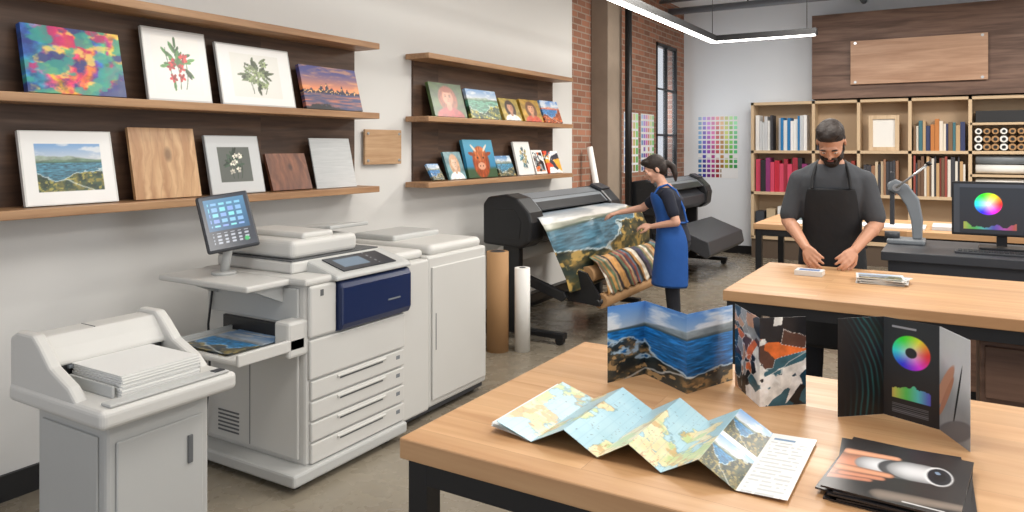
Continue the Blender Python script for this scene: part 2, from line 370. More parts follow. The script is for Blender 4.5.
def a_touch(U,V):
    im=base(U,(52,56,64)); P=mix(base(U,(36,62,92)),K(80,120,150),V); m=(U>.08)&(U<.92)&(V>.34)&(V<.94); im[m]=P[m]
    g=((U*6)%1>.25)&((V*9)%1>.3)&(U>.14)&(U<.86)&(V>.4)&(V<.86); C=hsv(.5+.12*vn(np.floor(U*6),np.floor(V*9),3),.4*np.ones_like(U),.75*np.ones_like(U)); im[g]=C[g]
    k=(V<.3)&(V>.06)&(U>.12)&(U<.88)&((U*7)%1>.45)&((V*16)%1>.45); im=mix(im,K(150,155,165),k*1.0); im=mix(im,K(60,150,90),ellm(U,V,.8,.12,.05,.04)); return im
def a_hand(U,V):
    im=mix(base(U,(26,25,27)),K(52,44,42),fbm(U,V,13,3)); X=U;Y=V*1.27
    def cap(im,x0,y0,x1,y1,r0,r1,c,e=.02):
        dx,dy=x1-x0,y1-y0; t=np.clip(((X-x0)*dx+(Y-y0)*dy)/(dx*dx+dy*dy),0,1); d=np.sqrt((X-x0-t*dx)**2+(Y-y0-t*dy)**2); rr=r0+(r1-r0)*t
        cc=K(*c)*(1.12-.45*np.clip(d/rr,0,1)**2)[...,None]; return mix(im,cc,st(rr-d,e))
    im=cap(im,-.15,.45,.20,.66,.30,.22,(190,128,100)); im=cap(im,.34,.70,.66,.74,.21,.20,(206,206,208)); im=cap(im,.52,.722,.55,.726,.205,.205,(96,96,100)); im=cap(im,.58,.73,.68,.742,.20,.195,(196,196,198))
    im=mix(im,K(225,225,226),ellm(X,Y,.78,.75,.11,.205,.1)); im=mix(im,K(30,32,38),ellm(X,Y,.785,.75,.09,.175,.1)); im=mix(im,K(14,15,20),ellm(X,Y,.79,.75,.05,.1,.1)); im=mix(im,K(120,140,165),ellm(X,Y,.765,.82,.02,.035,.3))
    im=cap(im,.05,.88,.42,.94,.075,.05,(214,154,122)); im=cap(im,.05,.48,.42,.52,.08,.055,(204,144,112)); im=cap(im,.1,.36,.38,.42,.06,.045,(188,126,98)); im=cap(im,0,.25,.30,.33,.05,.04,(176,116,90))
    im=cap(im,.45,.12,1.0,.22,.10,.07,(120,108,98)); return mix(im,K(235,235,235),((np.abs(V-.06)<.008)&(U>.6)&(U<.9))*.8)
def a_chart(nx,ny,missing=True):
    def g(U,V):
        im=base(U,(238,240,242)); i=np.floor(U*nx);j=np.floor(V*ny); fu=U*nx-i;fv=V*ny-j
        h=(.58+ (i/nx)*.92)%1; s=.22+.55*((ny-j)/ny); v=.92-.35*(((ny-j))/ny)**1.5+.05*np.sin(i*2+j)
        C=hsv(h,np.clip(s,0,1),np.clip(v,0,1)); ok=(fu>.1)&(fu<.9)&(fv>.15)&(fv<.85)
        if missing: ok&=~((V>.32)&(V<.32+1/ny)&(i%2==0)); ok&=~((V<2/ny)&(U>.6))
        im[ok]=C[ok]; return im
    return g
def a_stripes(seed):
    def g(U,V):
        r=np.random.RandomState(seed); P=np.array([K(*c) for c in [(40,35,32),(120,92,70),(166,140,108),(74,100,116),(140,64,52),(206,198,182),(58,58,80),(176,130,76),(86,106,80),(30,30,40)]])
        k=np.floor((U+.10*V)*34).astype(int)%64; return P[r.randint(0,10,64)[k]]*(.65+.7*fbm(U*2,V,seed,14,4))[...,None]
    return g

# ---------------------------------------------------------------- room
box('floor',(-.2,8.2),(-1.5,11.7),(-.1,0),m_floor)
box('ceiling',(-.2,8.2),(-1.5,11.7),(3.8,3.9),m_ceil)
box('wall_left',(-.2,0),(-1.5,7.5),(0,3.8),m_wall)
wb=empty('wall_left_brick',(-.1,9.5,0))
box('brick_a',(-.2,0),(7.5,10.2),(0,3.8),m_brick,wb); box('brick_b',(-.2,0),(10.2,11.1),(0,1.13),m_brick,wb)
box('brick_c',(-.2,0),(10.2,11.1),(3.14,3.8),m_brick,wb); box('brick_d',(-.2,0),(11.1,11.46),(0,3.8),m_brick,wb)
box('wall_back',(-.2,8.2),(11.46,11.66),(0,3.8),m_wallb)
box('wall_right',(8,8.2),(-1.5,11.46),(0,3.8),m_wall)
box('baseboard_left',(0,.02),(-1.5,7.5),(0,.12),m_black)
box('baseboard_back',(.02,8),(11.43,11.46),(0,.12),m_black)
w=empty('window_1',(-.05,10.65,2.1))
for nm,y,z in(('sill',(10.2,11.1),(1.13,1.18)),('head',(10.2,11.1),(3.09,3.14)),('jamb_1',(10.2,10.25),(1.13,3.14)),('jamb_2',(11.05,11.1),(1.13,3.14)),('mullion',(10.635,10.665),(1.13,3.14)),('rail_1',(10.2,11.1),(1.78,1.81)),('rail_2',(10.2,11.1),(2.45,2.48))):
    box(nm,(-.05,.01),y,z,m_black,w)
box('glass',(-.03,-.025),(10.2,11.1),(1.13,3.14),m_glass,w)
box('concrete_pilaster',(0,.22),(8.0,8.42),(0,3.8),m_conc,bevel=.01)
cyl('steel_column',(.32,8.38,0),(.32,8.38,3.8),.042,m_black)
cs=empty('ceiling_conduit',(3,10.5,3.6))
for i,(a,b,r) in enumerate((((0.05,10.6,3.62),(7.9,10.6,3.62),.05),((0.05,10.2,3.7),(7.9,10.2,3.7),.025),((2.6,2,3.66),(2.6,11.4,3.66),.04))):
    cyl('pipe_%d'%i,a,b,r,m_mgray,cs)
for i,x in enumerate((1.2,3.0,4.8)): cyl('hanger_%d'%i,(x,10.6,3.6),(x,10.6,3.8),.012,m_black,cs)
box('ceiling_beam',(-0.0,8),(9.4,9.55),(3.66,3.8),m_ceil)
pl=empty('linear_pendant_light',(1.19,7,2.92))
box('housing_long',(1.13,1.23),(1.0,9.03),(2.9,2.97),m_black,pl); box('housing_short',(1.23,2.36),(8.93,9.03),(2.9,2.97),m_black,pl)
box('diffuser_long',(1.145,1.215),(1.02,9.0),(2.888,2.9),m_led,pl); box('diffuser_short',(1.215,2.34),(8.945,9.015),(2.888,2.9),m_led,pl)
for i,(x,y) in enumerate(((1.19,1.5),(1.19,4),(1.19,6.5),(1.19,8.9),(2.25,8.99))): cyl('cable_%d'%i,(x,y,2.96),(x,y,3.8),.004,m_black,pl)

# ---------------------------------------------------------------- wall shelves
def shelfunit(y0,y1,b0,b1):
    e=empty('wall_shelf_unit',(.1,(y0+y1)/2,1.85))
    box('back_panel',(.0,.02),(b0,b1),(1.30,2.33),m_walnut,e)
    for i,z in enumerate((1.345,1.86,2.35)): box('shelf_%d'%i,(.02,.25),(y0,y1),(z-.042,z),m_oaky,e,.004)
    return e
shelfunit(.6,3.98,.6,3.97); shelfunit(4.54,7.03,4.64,7.0)
def lean(name,u0,u1,z,h,fn,t=.02,n=90,xb=.165):
    w=u1-u0; th=math.asin(min(.9,.08/h))
    strip(name,lambda U,V:((U-.5)*w,0*U,V*h),n,int(n*h/w),fn,None,t,loc=(xb,(u0+u1)/2,z+t*math.sin(th)+.001),rot=(-th,0,math.pi/2))
S2=1.86;S1=1.345
lean('canvas_print',1.72,2.18,S2,.33,a_abstract,.035,130)
lean('framed_print',2.30,2.68,S2,.40,framed(a_floral(4,(205,60,60),(70,115,60)),.13,.1,line=(200,200,198)),.02,100)
lean('framed_print',2.75,3.29,S2,.37,framed(a_floral(9,(150,165,120),(90,105,70),(232,232,226),9),.17,.14,line=(190,190,188)),.02,100)
lean('canvas_print',3.38,3.90,S2,.30,a_city,.03)
lean('framed_print',1.71,2.14,S1,.355,framed(a_coast(5,hill=(60,100,75),hill2=(140,130,60),sea=(60,110,130)),.15,.18,line=(215,215,212)),.02,120)
lean('wood_print_panel',2.23,2.61,S1,.38,a_wood((180,134,92),(216,178,134),3),.02,100)
lean('framed_print',2.68,3.05,S1,.345,framed(a_floral(14,(225,220,205),(50,70,55),(90,95,90)),.2,.2,border=(200,203,204),line=(170,173,175)),.02,100)
lean('wood_print_panel',3.11,3.43,S1,.24,a_wood((96,58,42),(144,92,66),7),.02)
lean('metal_print_panel',3.47,3.84,S1,.34,a_metal,.008)
lean('canvas_print',4.74,5.19,S2,.29,a_portrait((90,120,60),(215,150,120),(150,75,45),(170,60,60)),.03,70)
lean('canvas_print',5.26,5.74,S2,.27,a_coast(21,hill=(60,110,80),hill2=(170,160,70),sea=(90,140,120)),.03,70)
lean('canvas_print',5.80,6.12,S2,.22,a_portrait((230,200,90),(205,150,120),(60,40,30),(240,240,235)),.03,50)
lean('canvas_print',6.17,6.54,S2,.23,a_portrait((240,190,70),(220,160,120),(110,70,40),(200,80,50)),.03,50)
lean('canvas_print',6.58,6.96,S2,.24,a_coast(33,sky1=(70,130,210),hill=(190,90,60),hill2=(200,110,60),sea=(60,110,160)),.03,50)
lean('canvas_print',4.72,4.87,S1,.15,a_coast(36,sea=(40,100,150)),.02,30)
lean('canvas_print',4.94,5.18,S1,.24,a_portrait((120,180,190),(230,190,160),(200,150,110),(250,250,245)),.02,40)
lean('canvas_print',5.22,5.68,S1,.34,a_cow,.03,70)
lean('canvas_print',5.72,6.0,S1,.2,a_coast(44,sky1=(60,120,180)),.02,40)
lean('framed_print',6.06,6.36,S1,.33,framed(a_floral(24,(200,180,120),(90,130,140)),.1,.1),.02,50)
lean('framed_print',6.40,6.62,S1,.25,framed(a_shards(5),.1,.1),.02,40)
lean('canvas_print',6.66,6.96,S1,.24,a_shards(9,12,[(230,80,50),(240,240,240),(60,60,70),(240,170,60)]),.02,40)
def sign(name,x,y,z,mat,ax):
    e=empty(name,((x[0]+x[1])/2,(y[0]+y[1])/2,(z[0]+z[1])/2)); box('board',x,y,z,mat,e,.004)
    for i,zz in enumerate((z[0]+.03,z[1]-.03)):
        if ax=='x':
            for j,yy in enumerate((y[0]+.03,y[1]-.03)): cyl('standoff_%d%d'%(i,j),(x[0]-.02,yy,zz),(x[1]+.008,yy,zz),.01,m_alu,e,12)
        else:
            for j,xx in enumerate((x[0]+.06,x[1]-.06)): cyl('standoff_%d%d'%(i,j),(xx,y[1]+.03,zz),(xx,y[0]-.01,zz),.018,m_alu,e,12)
sign('wood_wall_sign',(.02,.04),(4.06,4.47),(1.49,1.75),m_sign,'x')

# ---------------------------------------------------------------- paper feeder (left machine)
pf=empty('paper_feeder_machine',(1.2,1.5,.4))
box('cabinet',(.98,1.40),(1.36,1.74),(.03,.735),m_white2,pf,.012)
box('plinth',(1.0,1.38),(1.38,1.72),(0,.03),m_dgray,pf)
box('cabinet_door',(1.40,1.410),(1.39,1.71),(.08,.66),m_white2,pf,.006)
box('door_handle',(1.410,1.418),(1.645,1.665),(.50,.60),m_seam,pf,.004)
box('side_panel',(1.02,1.36),(1.352,1.36),(.08,.68),m_white2,pf,.006)
box('table_slab',(.91,1.485),(1.295,1.80),(.735,.80),m_white,pf,.02,4)
ch=[(.91,.75),(.91,.955),(.955,.98),(1.06,.98),(1.10,.95),(1.17,.885),(1.28,.84),(1.33,.80),(1.33,.75)]
prism('cheek_left',ch,1.302,1.345,'y',m_white,pf,.01); prism('cheek_right',ch,1.75,1.793,'y',m_white,pf,.01)
prism('hood',[(.92,.75),(.92,.945),(.96,.965),(1.05,.965),(1.09,.925),(1.12,.885),(1.12,.87),(1.06,.865),(1.06,.75)],1.34,1.755,'y',m_white,pf,.006)
box('hood_seam',(.96,1.05),(1.52,1.523),(.9645,.9665),m_seam,pf)
box('feed_slot',(1.05,1.11),(1.35,1.745),(.80,.868),m_blackpl,pf,.004)
box('roller_bar',(1.10,1.125),(1.39,1.71),(.855,.868),m_mgray,pf,.004)
box('guide_left',(1.13,1.39),(1.385,1.395),(.80,.84),m_white2,pf,.003)
box('guide_right',(1.13,1.39),(1.705,1.715),(.80,.84),m_white2,pf,.003)
box('front_lip',(1.42,1.475),(1.33,1.77),(.80,.81),m_white2,pf,.004)
box('button_strip',(1.435,1.465),(1.72,1.76),(.81,.813),m_dgray,pf)
ps=[]
for i in range(16):
    j=random.uniform(-.003,.003); ps.append(((1.12+j,1.41+j),(1.405+j,1.695+j),(.801+i*.0045,.8048+i*.0045),(240-(i%2)*18,240-(i%2)*18,236-(i%2)*16)))
multibox('paper_stack',ps,pf)

# ---------------------------------------------------------------- digital press
dp=empty('digital_printing_press',(.8,3.3,.5))
box('base_plinth',(.33,1.12),(2.40,3.22),(.035,.095),m_white2,dp,.012)
for i,(x,y) in enumerate(((.42,2.48),(1.04,2.48),(.42,3.12),(1.04,3.12),(.42,3.6),(.95,3.6),(.42,4.08),(.95,4.08))): cyl('caster_%d'%i,(x,y,0),(x,y,.05),.025,m_blackpl,dp,16)
box('body',(.34,1.08),(2.51,3.235),(.09,.96),m_white,dp,.015)
box('top_deck',(.33,1.10),(2.49,3.245),(.955,.99),m_white,dp,.012)
dz=[(.10,.195),(.205,.295),(.305,.395),(.405,.495)]
for i,z in enumerate(dz):
    box('drawer_%d'%i,(1.08,1.098),(2.53,3.22),z,m_white,dp,.006)
    prism('drawer_grip_%d'%i,[(1.097,z[1]-.008),(1.108,z[1]-.012),(1.107,z[1]-.020),(1.097,z[1]-.024)],2.70,3.06,'y',m_white,dp,.002)
    box('drawer_recess_%d'%i,(1.0975,1.0990),(2.72,3.04),(z[1]-.032,z[1]-.024),m_seam,dp)
    box('drawer_label_%d'%i,(1.0975,1.099),(3.15,3.18),(z[1]-.045,z[1]-.025),m_mgray,dp)
box('front_door',(1.08,1.10),(2.52,3.225),(.505,.695),m_white,dp,.008)
box('front_pillar',(1.08,1.105),(2.515,2.69),(.705,.955),m_white,dp,.012)
box('power_switch',(1.104,1.107),(2.58,2.60),(.90,.93),m_seam,dp)
prism('navy_front_panel',[(1.07,.70),(1.12,.705),(1.135,.74),(1.135,.92),(1.12,.95),(1.07,.96)],2.695,3.24,'y',m_navy,dp,.012)
box('navy_panel_mark',(1.134,1.137),(3.04,3.14),(.80,.808),m_mgray,dp)
prism('console_wedge',[(.86,.985),(.86,1.03),(.92,1.045),(1.13,.985),(1.14,.96),(1.1,.955)],2.66,3.24,'y',m_white2,dp,.012)
strip('console_display',lambda U,V:(1.105-.155*V,2.74+.40*U,.9955+.0445*V+.001),40,20,lambda U,V:mix(mix(base(U,(48,52,60)),K(110,130,150),((U>.1)&(U<.6)&(V>.2)&(V<.85))*1.0),K(190,195,200),((U>.7)&(U<.92)&((U*20)%1>.5)&((V*5)%1>.5))*.7),dp,.004,off=0)
box('scanner_bed',(.36,.93),(2.56,3.20),(.99,1.05),m_white,dp,.012)
box('scanner_seam',(.365,.925),(2.565,3.195),(1.05,1.056),m_seam,dp)
box('document_feeder',(.36,.91),(2.58,3.05),(1.056,1.15),m_white,dp,.028,4)
prism('feeder_input_tray',[(.45,1.145),(.45,1.160),(.85,1.195),(.85,1.175)],2.90,3.20,'y',m_white2,dp,.005)
box('feeder_hump',(.42,.88),(2.68,2.90),(1.14,1.18),m_white,dp,.018,4)
box('wing_shelf',(.33,.99),(2.24,2.52),(.955,.985),m_white,dp,.01,3)
prism('wing_bracket',[(2.30,.955),(2.51,.955),(2.51,.86)],.40,.46,'x',m_white2,dp); prism('wing_bracket_b',[(2.30,.955),(2.51,.955),(2.51,.86)],.88,.94,'x',m_white2,dp)
box('end_panel_upper',(.38,1.04),(2.495,2.51),(.77,.94),m_white2,dp,.006)
box('end_panel_lower',(.38,1.04),(2.495,2.51),(.12,.63),m_white,dp,.006)
box('end_panel_seam',(.70,.703),(2.493,2.496),(.13,.62),m_seam,dp)
for i in range(6): box('end_vent_%d'%i,(.46,.62),(2.492,2.496),(.16+.02*i,.168+.02*i),m_seam,dp)
box('bypass_slot',(.5,.98),(2.49,2.51),(.69,.76),m_blackpl,dp,.004)
box('bypass_tray',(.56,1.08),(2.12,2.50),(.665,.69),m_white,dp,.008)
box('bypass_tray_rim',(1.065,1.085),(2.12,2.50),(.665,.72),m_white,dp,.006)
box('bypass_tray_arm',(.985,1.085),(2.40,2.53),(.63,.80),m_white,dp,.014)
box('bypass_guide',(.56,.575),(2.14,2.5),(.69,.712),m_white2,dp,.003)
for i in range(3):
    strip('output_print_%d'%i,lambda U,V,i=i:(.62+.34*U+.01*i,2.15+.05*(i==1)+.29*V,.693+.004*i+0*U),70,50,a_coast(60+i,sea=(50,120,170),hill=(90,110,130),land=.3),dp,.002)
tube('power_cable',[(.42,2.49,.9),(.41,2.47,.7),(.43,2.465,.45),(.40,2.46,.2),(.3,2.3,.012),(.12,2.2,.012)],.006,m_blackpl,dp)
cyl('screen_post',(.60,2.42,.985),(.62,2.44,1.16),.022,m_white2,dp); cyl('screen_foot',(.60,2.42,.985),(.60,2.42,1.0),.06,m_white2,dp)
Rm=Matrix.Translation((.645,2.41,1.255))@Matrix.Rotation(math.radians(62),4,'Z')@Matrix.Rotation(math.radians(-26),4,'X')@Matrix.Rotation(math.radians(-8),4,'Y')
def xf(p): return tuple(Rm@Vector(p))
vv=[xf((a,b,c)) for a in(-.125,.125) for b in(0,.03) for c in(-.15,.15)]
mobj('touch_screen_housing',vv,CF,m_dgray,dp,bevel=.012)
def PT(U,V):
    X=(U-.5)*.228;Z=(V-.5)*.278; m=np.array(Rm)
    return (m[0,0]*X+m[0,1]*(-.0015)+m[0,2]*Z+m[0,3], m[1,0]*X+m[1,1]*(-.0015)+m[1,2]*Z+m[1,3], m[2,0]*X+m[2,1]*(-.0015)+m[2,2]*Z+m[2,3])
strip('touch_screen_display',PT,60,90,a_touch,dp,0,mat=SCREEN)
box('transport_module',(.34,1.055),(3.25,3.50),(.06,.955),m_white,dp,.012)
box('finisher_body',(.34,1.04),(3.51,4.14),(.06,.965),m_white,dp,.015)
box('finisher_door',(1.04,1.052),(3.54,4.12),(.10,.90),m_white,dp,.008)
box('finisher_door_grip',(1.051,1.054),(3.57,3.575),(.4,.62),m_seam,dp)
box('finisher_plinth',(.36,1.02),(3.27,4.12),(.03,.06),m_dgray,dp)
box('transport_lid',(.38,1.0),(3.26,3.52),(.955,1.01),m_white,dp,.03,4)
box('finisher_lid',(.36,1.02),(3.56,4.12),(.955,1.025),m_white,dp,.035,5)
box('finisher_lid_ridge',(.36,.70),(3.60,4.08),(1.015,1.06),m_white2,dp,.018,4)

# ---------------------------------------------------------------- tubes of media
t=empty('cardboard_tube',(.60,4.98,.39)); cyl('tube',(.60,4.98,0),(.60,4.98,.79),.088,m_card,t,32); cyl('core_hole',(.60,4.98,.789),(.60,4.98,.792),.06,m_dgray,t)
t=empty('paper_roll',(.77,5.08,.33)); cyl('roll',(.77,5.08,0),(.77,5.08,.66),.062,m_paper,t,32); cyl('core_hole',(.77,5.08,.659),(.77,5.08,.662),.025,m_dgray,t)

# ---------------------------------------------------------------- wide format printers
def wide_printer(y0,y1):
    e=empty('wide_format_printer',(.6,(y0+y1)/2,.6))
    cap=[(.28,.80),(.28,1.14),(.33,1.20),(.50,1.225),(.62,1.19),(.73,1.08),(.76,1.0),(.74,.84),(.66,.78)]
    prism('end_cap_left',cap,y0,y0+.24,'y',m_blackpl,e,.02); prism('end_cap_right',cap,y1-.24,y1,'y',m_blackpl,e,.02)
    prism('end_cap_trim',[(.40,.86),(.40,1.10),(.60,1.10),(.66,1.0),(.64,.86)],y0-.004,y0,'y',m_blackpl,e,.001)
    prism('carriage_cover',[(.31,.95),(.31,1.16),(.36,1.20),(.50,1.215),(.61,1.17),(.70,1.08),(.66,1.07),(.56,1.12)],y0+.2,y1-.2,'y',m_mgray,e,.01)
    prism('cover_window',[(.60,1.176),(.703,1.085),(.70,1.075),(.59,1.165)],y0+.28,y1-.28,'y',m_blackpl,e)
    prism('main_beam',[(.33,.80),(.33,1.0),(.60,1.06),(.66,1.0),(.72,.97),(.72,.86),(.64,.80)],y0+.2,y1-.2,'y',m_dgray,e,.01)
    prism('control_panel',[(.50,1.225),(.52,1.25),(.64,1.20),(.62,1.18)],y1-.26,y1-.04,'y',m_dgray,e,.006)
    for i,y in enumerate((y0+.1,y1-.16)):
        box('leg_%d'%i,(.42,.58),(y,y+.07),(.08,.82),m_blackpl,e,.01); box('foot_%d'%i,(.18,1.0),(y,y+.07),(.05,.10),m_blackpl,e,.01)
        for j,x in enumerate((.22,.95)): cyl('caster_%d%d'%(i,j),(x,y+.01,.035),(x,y+.06,.035),.035,m_blackpl,e,16)
        prism('arm_%d'%i,[(.55,.50),(.55,.58),(1.0,.44),(1.02,.40),(.98,.36)],y,y+.05,'y',m_blackpl,e,.006)
    box('cross_bar',(.46,.54),(y0+.12,y1-.12),(.25,.33),m_blackpl,e,.01)
    cyl('media_roll',(.35,y0+.22,.68),(.35,y1-.22,.68),.08,m_paper,e)
    return e
e=wide_printer(5.25,7.15)
def Pp(U,V):
    t=1-V; k=np.clip(U/.35,0,1); k=k*k*(3-2*k)
    T_=[0,.12,.3,.6,.85,1]
    x0=np.interp(t,T_,[.66,.76,.83,.93,1.02,1.05]); z0=np.interp(t,T_,[1.055,1.03,.93,.72,.54,.44])
    x1=np.interp(t,T_,[.66,.86,1.03,1.12,1.12,1.10]); z1=np.interp(t,T_,[1.055,1.045,1.005,.80,.60,.46])
    return x0*(1-k)+x1*k+.015*np.sin(U*9)*t,5.36+1.6*U,z0*(1-k)+z1*k
strip('hanging_print',Pp,200,90,a_coast(72,sky1=(150,165,180),sky2=(225,215,200),hill=(58,74,62),hill2=(150,122,66),sea=(66,100,116),hz=.7,land=.5),e,.002,smooth=True)
def Pr(U,V):
    t=1-V; xs=np.interp(t,[0,.3,.6,1],[1.10,1.17,1.25,1.28]); zs=np.interp(t,[0,.3,.6,1],[.70,.66,.54,.40]); return xs,5.62+1.45*U,zs+.012*np.sin(U*60)*t
strip('fabric_swatch_sheet',Pr,180,24,a_stripes(4),e,.004,smooth=True)
cyl('take_up_roll',(1.22,5.58,.35),(1.22,7.08,.35),.06,m_card,e); cyl('take_up_core',(1.22,5.5,.35),(1.22,7.15,.35),.025,m_blackpl,e)
cyl('sample_roll',(1.08,5.6,.55),(1.08,7.05,.55),.07,m_card,e)
for i,y in enumerate((5.52,7.1)): prism('roll_bracket_%d'%i,[(.95,.34),(.95,.45),(1.05,.6),(1.12,.58),(1.24,.40),(1.24,.32)],y,y+.03,'y',m_blackpl,e)
e2=wide_printer(8.45,10.4)
prism('output_basket',[(.72,.62),(.80,.66),(1.22,.50),(1.25,.35),(1.20,.30),(.8,.5)],8.62,10.2,'y',m_dgray,e2,.01)

# ---------------------------------------------------------------- back wall furniture
yb,yf=11.44,11.12
bs=empty('storage_bookcase',(3.2,11.3,1.3))
L=(208,182,148); fr=[]
def fb(x,z,y=(yf,yb),c=L): fr.append((x,y,z,c))
cols=[1.14,1.98,2.56,3.18,3.86,4.6,5.4]
for x in cols: fb((x-.02,x+.02),(0.3,2.27))
for z in (.3,.95,1.55,2.25): fb((1.12,5.42),(z-.02,z+.02))
fb((3.86,5.42),(1.90,1.93)); fb((3.86,5.42),(1.24,1.27)); fb((1.12,5.42),(.3,2.27),(yb-.01,yb),(184,158,128)); fb((1.12,5.42),(0.0,.3),(yf+.03,yb),(90,75,62))
o=multibox('frame',fr,bs)
gd=[]
def books(x0,x1,z,hmax,pal,w=(.025,.055),seed=1,fill=.95):
    r=random.Random(seed); x=x0
    while x<x0+(x1-x0)*fill:
        ww=r.uniform(*w); h=hmax*r.uniform(.78,1); c=r.choice(pal)
        if x+ww>x1: break
        gd.append(((x,x+ww-.003),(yf+.03+r.uniform(0,.04),yb-.03),(z,z+h),c)); x+=ww
wh=[(240,240,238),(225,228,230),(205,208,212)]; bl=[(40,80,150),(30,120,180),(240,240,240)]
books(1.18,1.42,1.57,.52,wh+[(60,60,66)],seed=2); books(1.50,1.92,1.57,.52,wh+bl,seed=3)
books(3.22,3.82,1.57,.42,[(190,160,120),(60,110,120),(190,120,60),(120,95,70),(230,220,204),(50,60,100)],seed=4)
books(1.18,1.95,.97,.5,[(190,36,60),(160,40,60),(40,120,70),(50,70,150),(36,34,40),(140,50,110),(210,70,100)],(.05,.08),5)
books(2.02,2.52,.97,.48,[(30,32,36),(60,64,70),(150,56,44),(130,50,90)],(.05,.09),6)
books(2.62,3.12,.97,.5,[(206,186,156),(150,110,82),(60,60,66)],(.03,.06),7,.8)
books(3.22,3.82,.97,.54,[(194,158,114),(150,70,60),(224,218,208),(110,82,62),(60,60,66)],(.02,.05),8)
books(2.02,2.5,1.57,.3,[(60,60,70),(150,140,120)],seed=9,fill=.6)
books(4.65,5.35,1.57,.3,wh+bl,seed=10); books(4.65,5.35,.97,.24,wh,seed=12)
for i in range(5): gd.append(((1.18+.155*i,1.30+.155*i),(yf+.03,yb-.04),(.33,.33+.35+.04*(i%3)),[(60,64,72),(190,170,140),(230,230,228),(120,60,50),(70,90,110)][i]))
gd.append(((3.92,4.5),(yf+.02,yb-.05),(1.935,2.08),(32,33,36)))
multibox('stored_books_and_swatches',gd,bs)
fx=empty('empty_picture_frame',(2.87,11.2,1.78))
for nm,x,z in(('left',(2.68,2.73),(1.572,2.05)),('right',(3.0,3.05),(1.572,2.05)),('top',(2.73,3.0),(2.0,2.05)),('bottom',(2.73,3.0),(1.572,1.62))): box('rail_'+nm,x,(11.18,11.22),z,m_shelfl,fx)
box('backing',(2.73,3.0),(11.21,11.22),(1.62,2.0),m_paper,fx)
pr=empty('stored_paper_rolls',(4.2,11.25,1.5))
k=0
for r_,(z,n,rr) in enumerate(((1.64,7,.045),(1.74,7,.045),(1.84,7,.04))):
    for i in range(n):
        x=3.95+i*.09; cyl('roll_%d'%k,(x,yf+.02,z-.02),(x,yb-.03,z-.02),rr*.95,m_card if i%3 else m_paper,pr,14); cyl('core_%d'%k,(x,yf+.015,z-.02),(x,yf+.02,z-.02),rr*.5,m_black,pr,12); k+=1
for i,z in enumerate((1.34,1.46,1.04,1.16)): cyl('long_roll_%d'%i,(3.92,11.22,z),(4.54,11.22,z),.055,m_paper if i!=1 else m_mgray,pr)
box('wood_bulkhead_panel',(1.97,7.9),(11.07,11.44),(2.29,3.46),m_walnutx)
sign('wood_sign',(2.47,4.05),(11.02,11.04),(2.47,3.06),m_signx,'y')
strip('colour_chart_poster',lambda U,V:(.225+.62*U,11.455+0*U,1.14+.96*V),108,150,a_chart(9,13),None,.004,off=-1)
strip('swatch_poster',lambda U,V:(.005+0*U,9.0+.5*U,1.28+.80*V),60,84,a_chart(5,7,False),None,.004)
strip('swatch_poster',lambda U,V:(.005+0*U,9.6+.5*U,1.28+.80*V),60,84,a_chart(6,9),None,.004)
t=empty('leaning_white_tube',(.3,7.7,.9)); cyl('tube',(.42,7.75,0),(.1,7.75,1.62),.035,m_paper,t)

# ---------------------------------------------------------------- tables
def worktable(x0,x1,y0,y1,zt,th=.05):
    e=empty('work_table',((x0+x1)/2,(y0+y1)/2,zt/2))
    box('top',(x0,x1),(y0,y1),(zt-th,zt),m_table,e,.004)
    l=.055;i=.015
    for k,(x,y) in enumerate(((x0+i,y0+i),(x1-i-l,y0+i),(x0+i,y1-i-l),(x1-i-l,y1-i-l))): box('leg_%d'%k,(x,x+l),(y,y+l),(0,zt-th),m_black,e,.003)
    zr=(zt-th-.055,zt-th)
    box('rail_f',(x0+i+l,x1-i-l),(y0+i,y0+i+.04),zr,m_black,e); box('rail_b',(x0+i+l,x1-i-l),(y1-i-.04,y1-i),zr,m_black,e)
    box('rail_l',(x0+i,x0+i+.04),(y0+i+l,y1-i-l),zr,m_black,e); box('rail_r',(x1-i-.04,x1-i),(y0+i+l,y1-i-l),zr,m_black,e)
    return e
worktable(2.61,5.2,1.365,2.38,.93)
worktable(2.77,5.3,3.58,4.60,.93)
worktable(2.15,4.6,6.85,7.9,.93)
cb=empty('storage_cabinet',(4.3,4.1,.4))
box('carcass',(3.82,4.9),(3.72,4.5),(.05,.80),m_walnutx,cb,.006); box('plinth',(3.86,4.86),(3.76,4.46),(0,.05),m_black,cb)
for i in range(3): box('drawer_%d'%i,(3.84,4.88),(3.705,3.72),(.08+.24*i,.30+.24*i),m_walnutx,cb,.004); box('pull_%d'%i,(4.25,4.45),(3.69,3.705),(.25+.24*i,.265+.24*i),m_black,cb)
dk=empty('service_counter',(4.3,5.9,.45))
box('top',(3.30,5.8),(5.46,6.30),(.87,.93),m_dgray,dk,.006); box('front_apron',(3.34,5.76),(5.50,5.53),(.72,.87),m_dgray,dk); box('carcass',(3.38,5.7),(5.56,6.24),(.06,.87),m_walnutx,dk); box('kick',(3.42,5.66),(5.6,6.2),(0,.06),m_black,dk)
stl=empty('stool',(4.2,2.95,.3)); cyl('seat',(4.2,2.95,.60),(4.2,2.95,.64),.17,m_mgray,stl,32)
for i in range(4):
    a=math.pi/4+i*math.pi/2; cyl('leg_%d'%i,(4.2+.2*math.cos(a),2.95+.2*math.sin(a),0),(4.2+.1*math.cos(a),2.95+.1*math.sin(a),.60),.012,m_black,stl,12)
mo=empty('computer_monitor',(3.98,5.95,1.2))
box('bezel',(3.70,4.28),(5.93,5.96),(1.02,1.385),m_blackpl,mo,.006); strip('screen',lambda U,V:(3.712+.556*U,5.928+0*U,1.035+.335*V),120,76,a_screen,mo,0,mat=SCREEN)
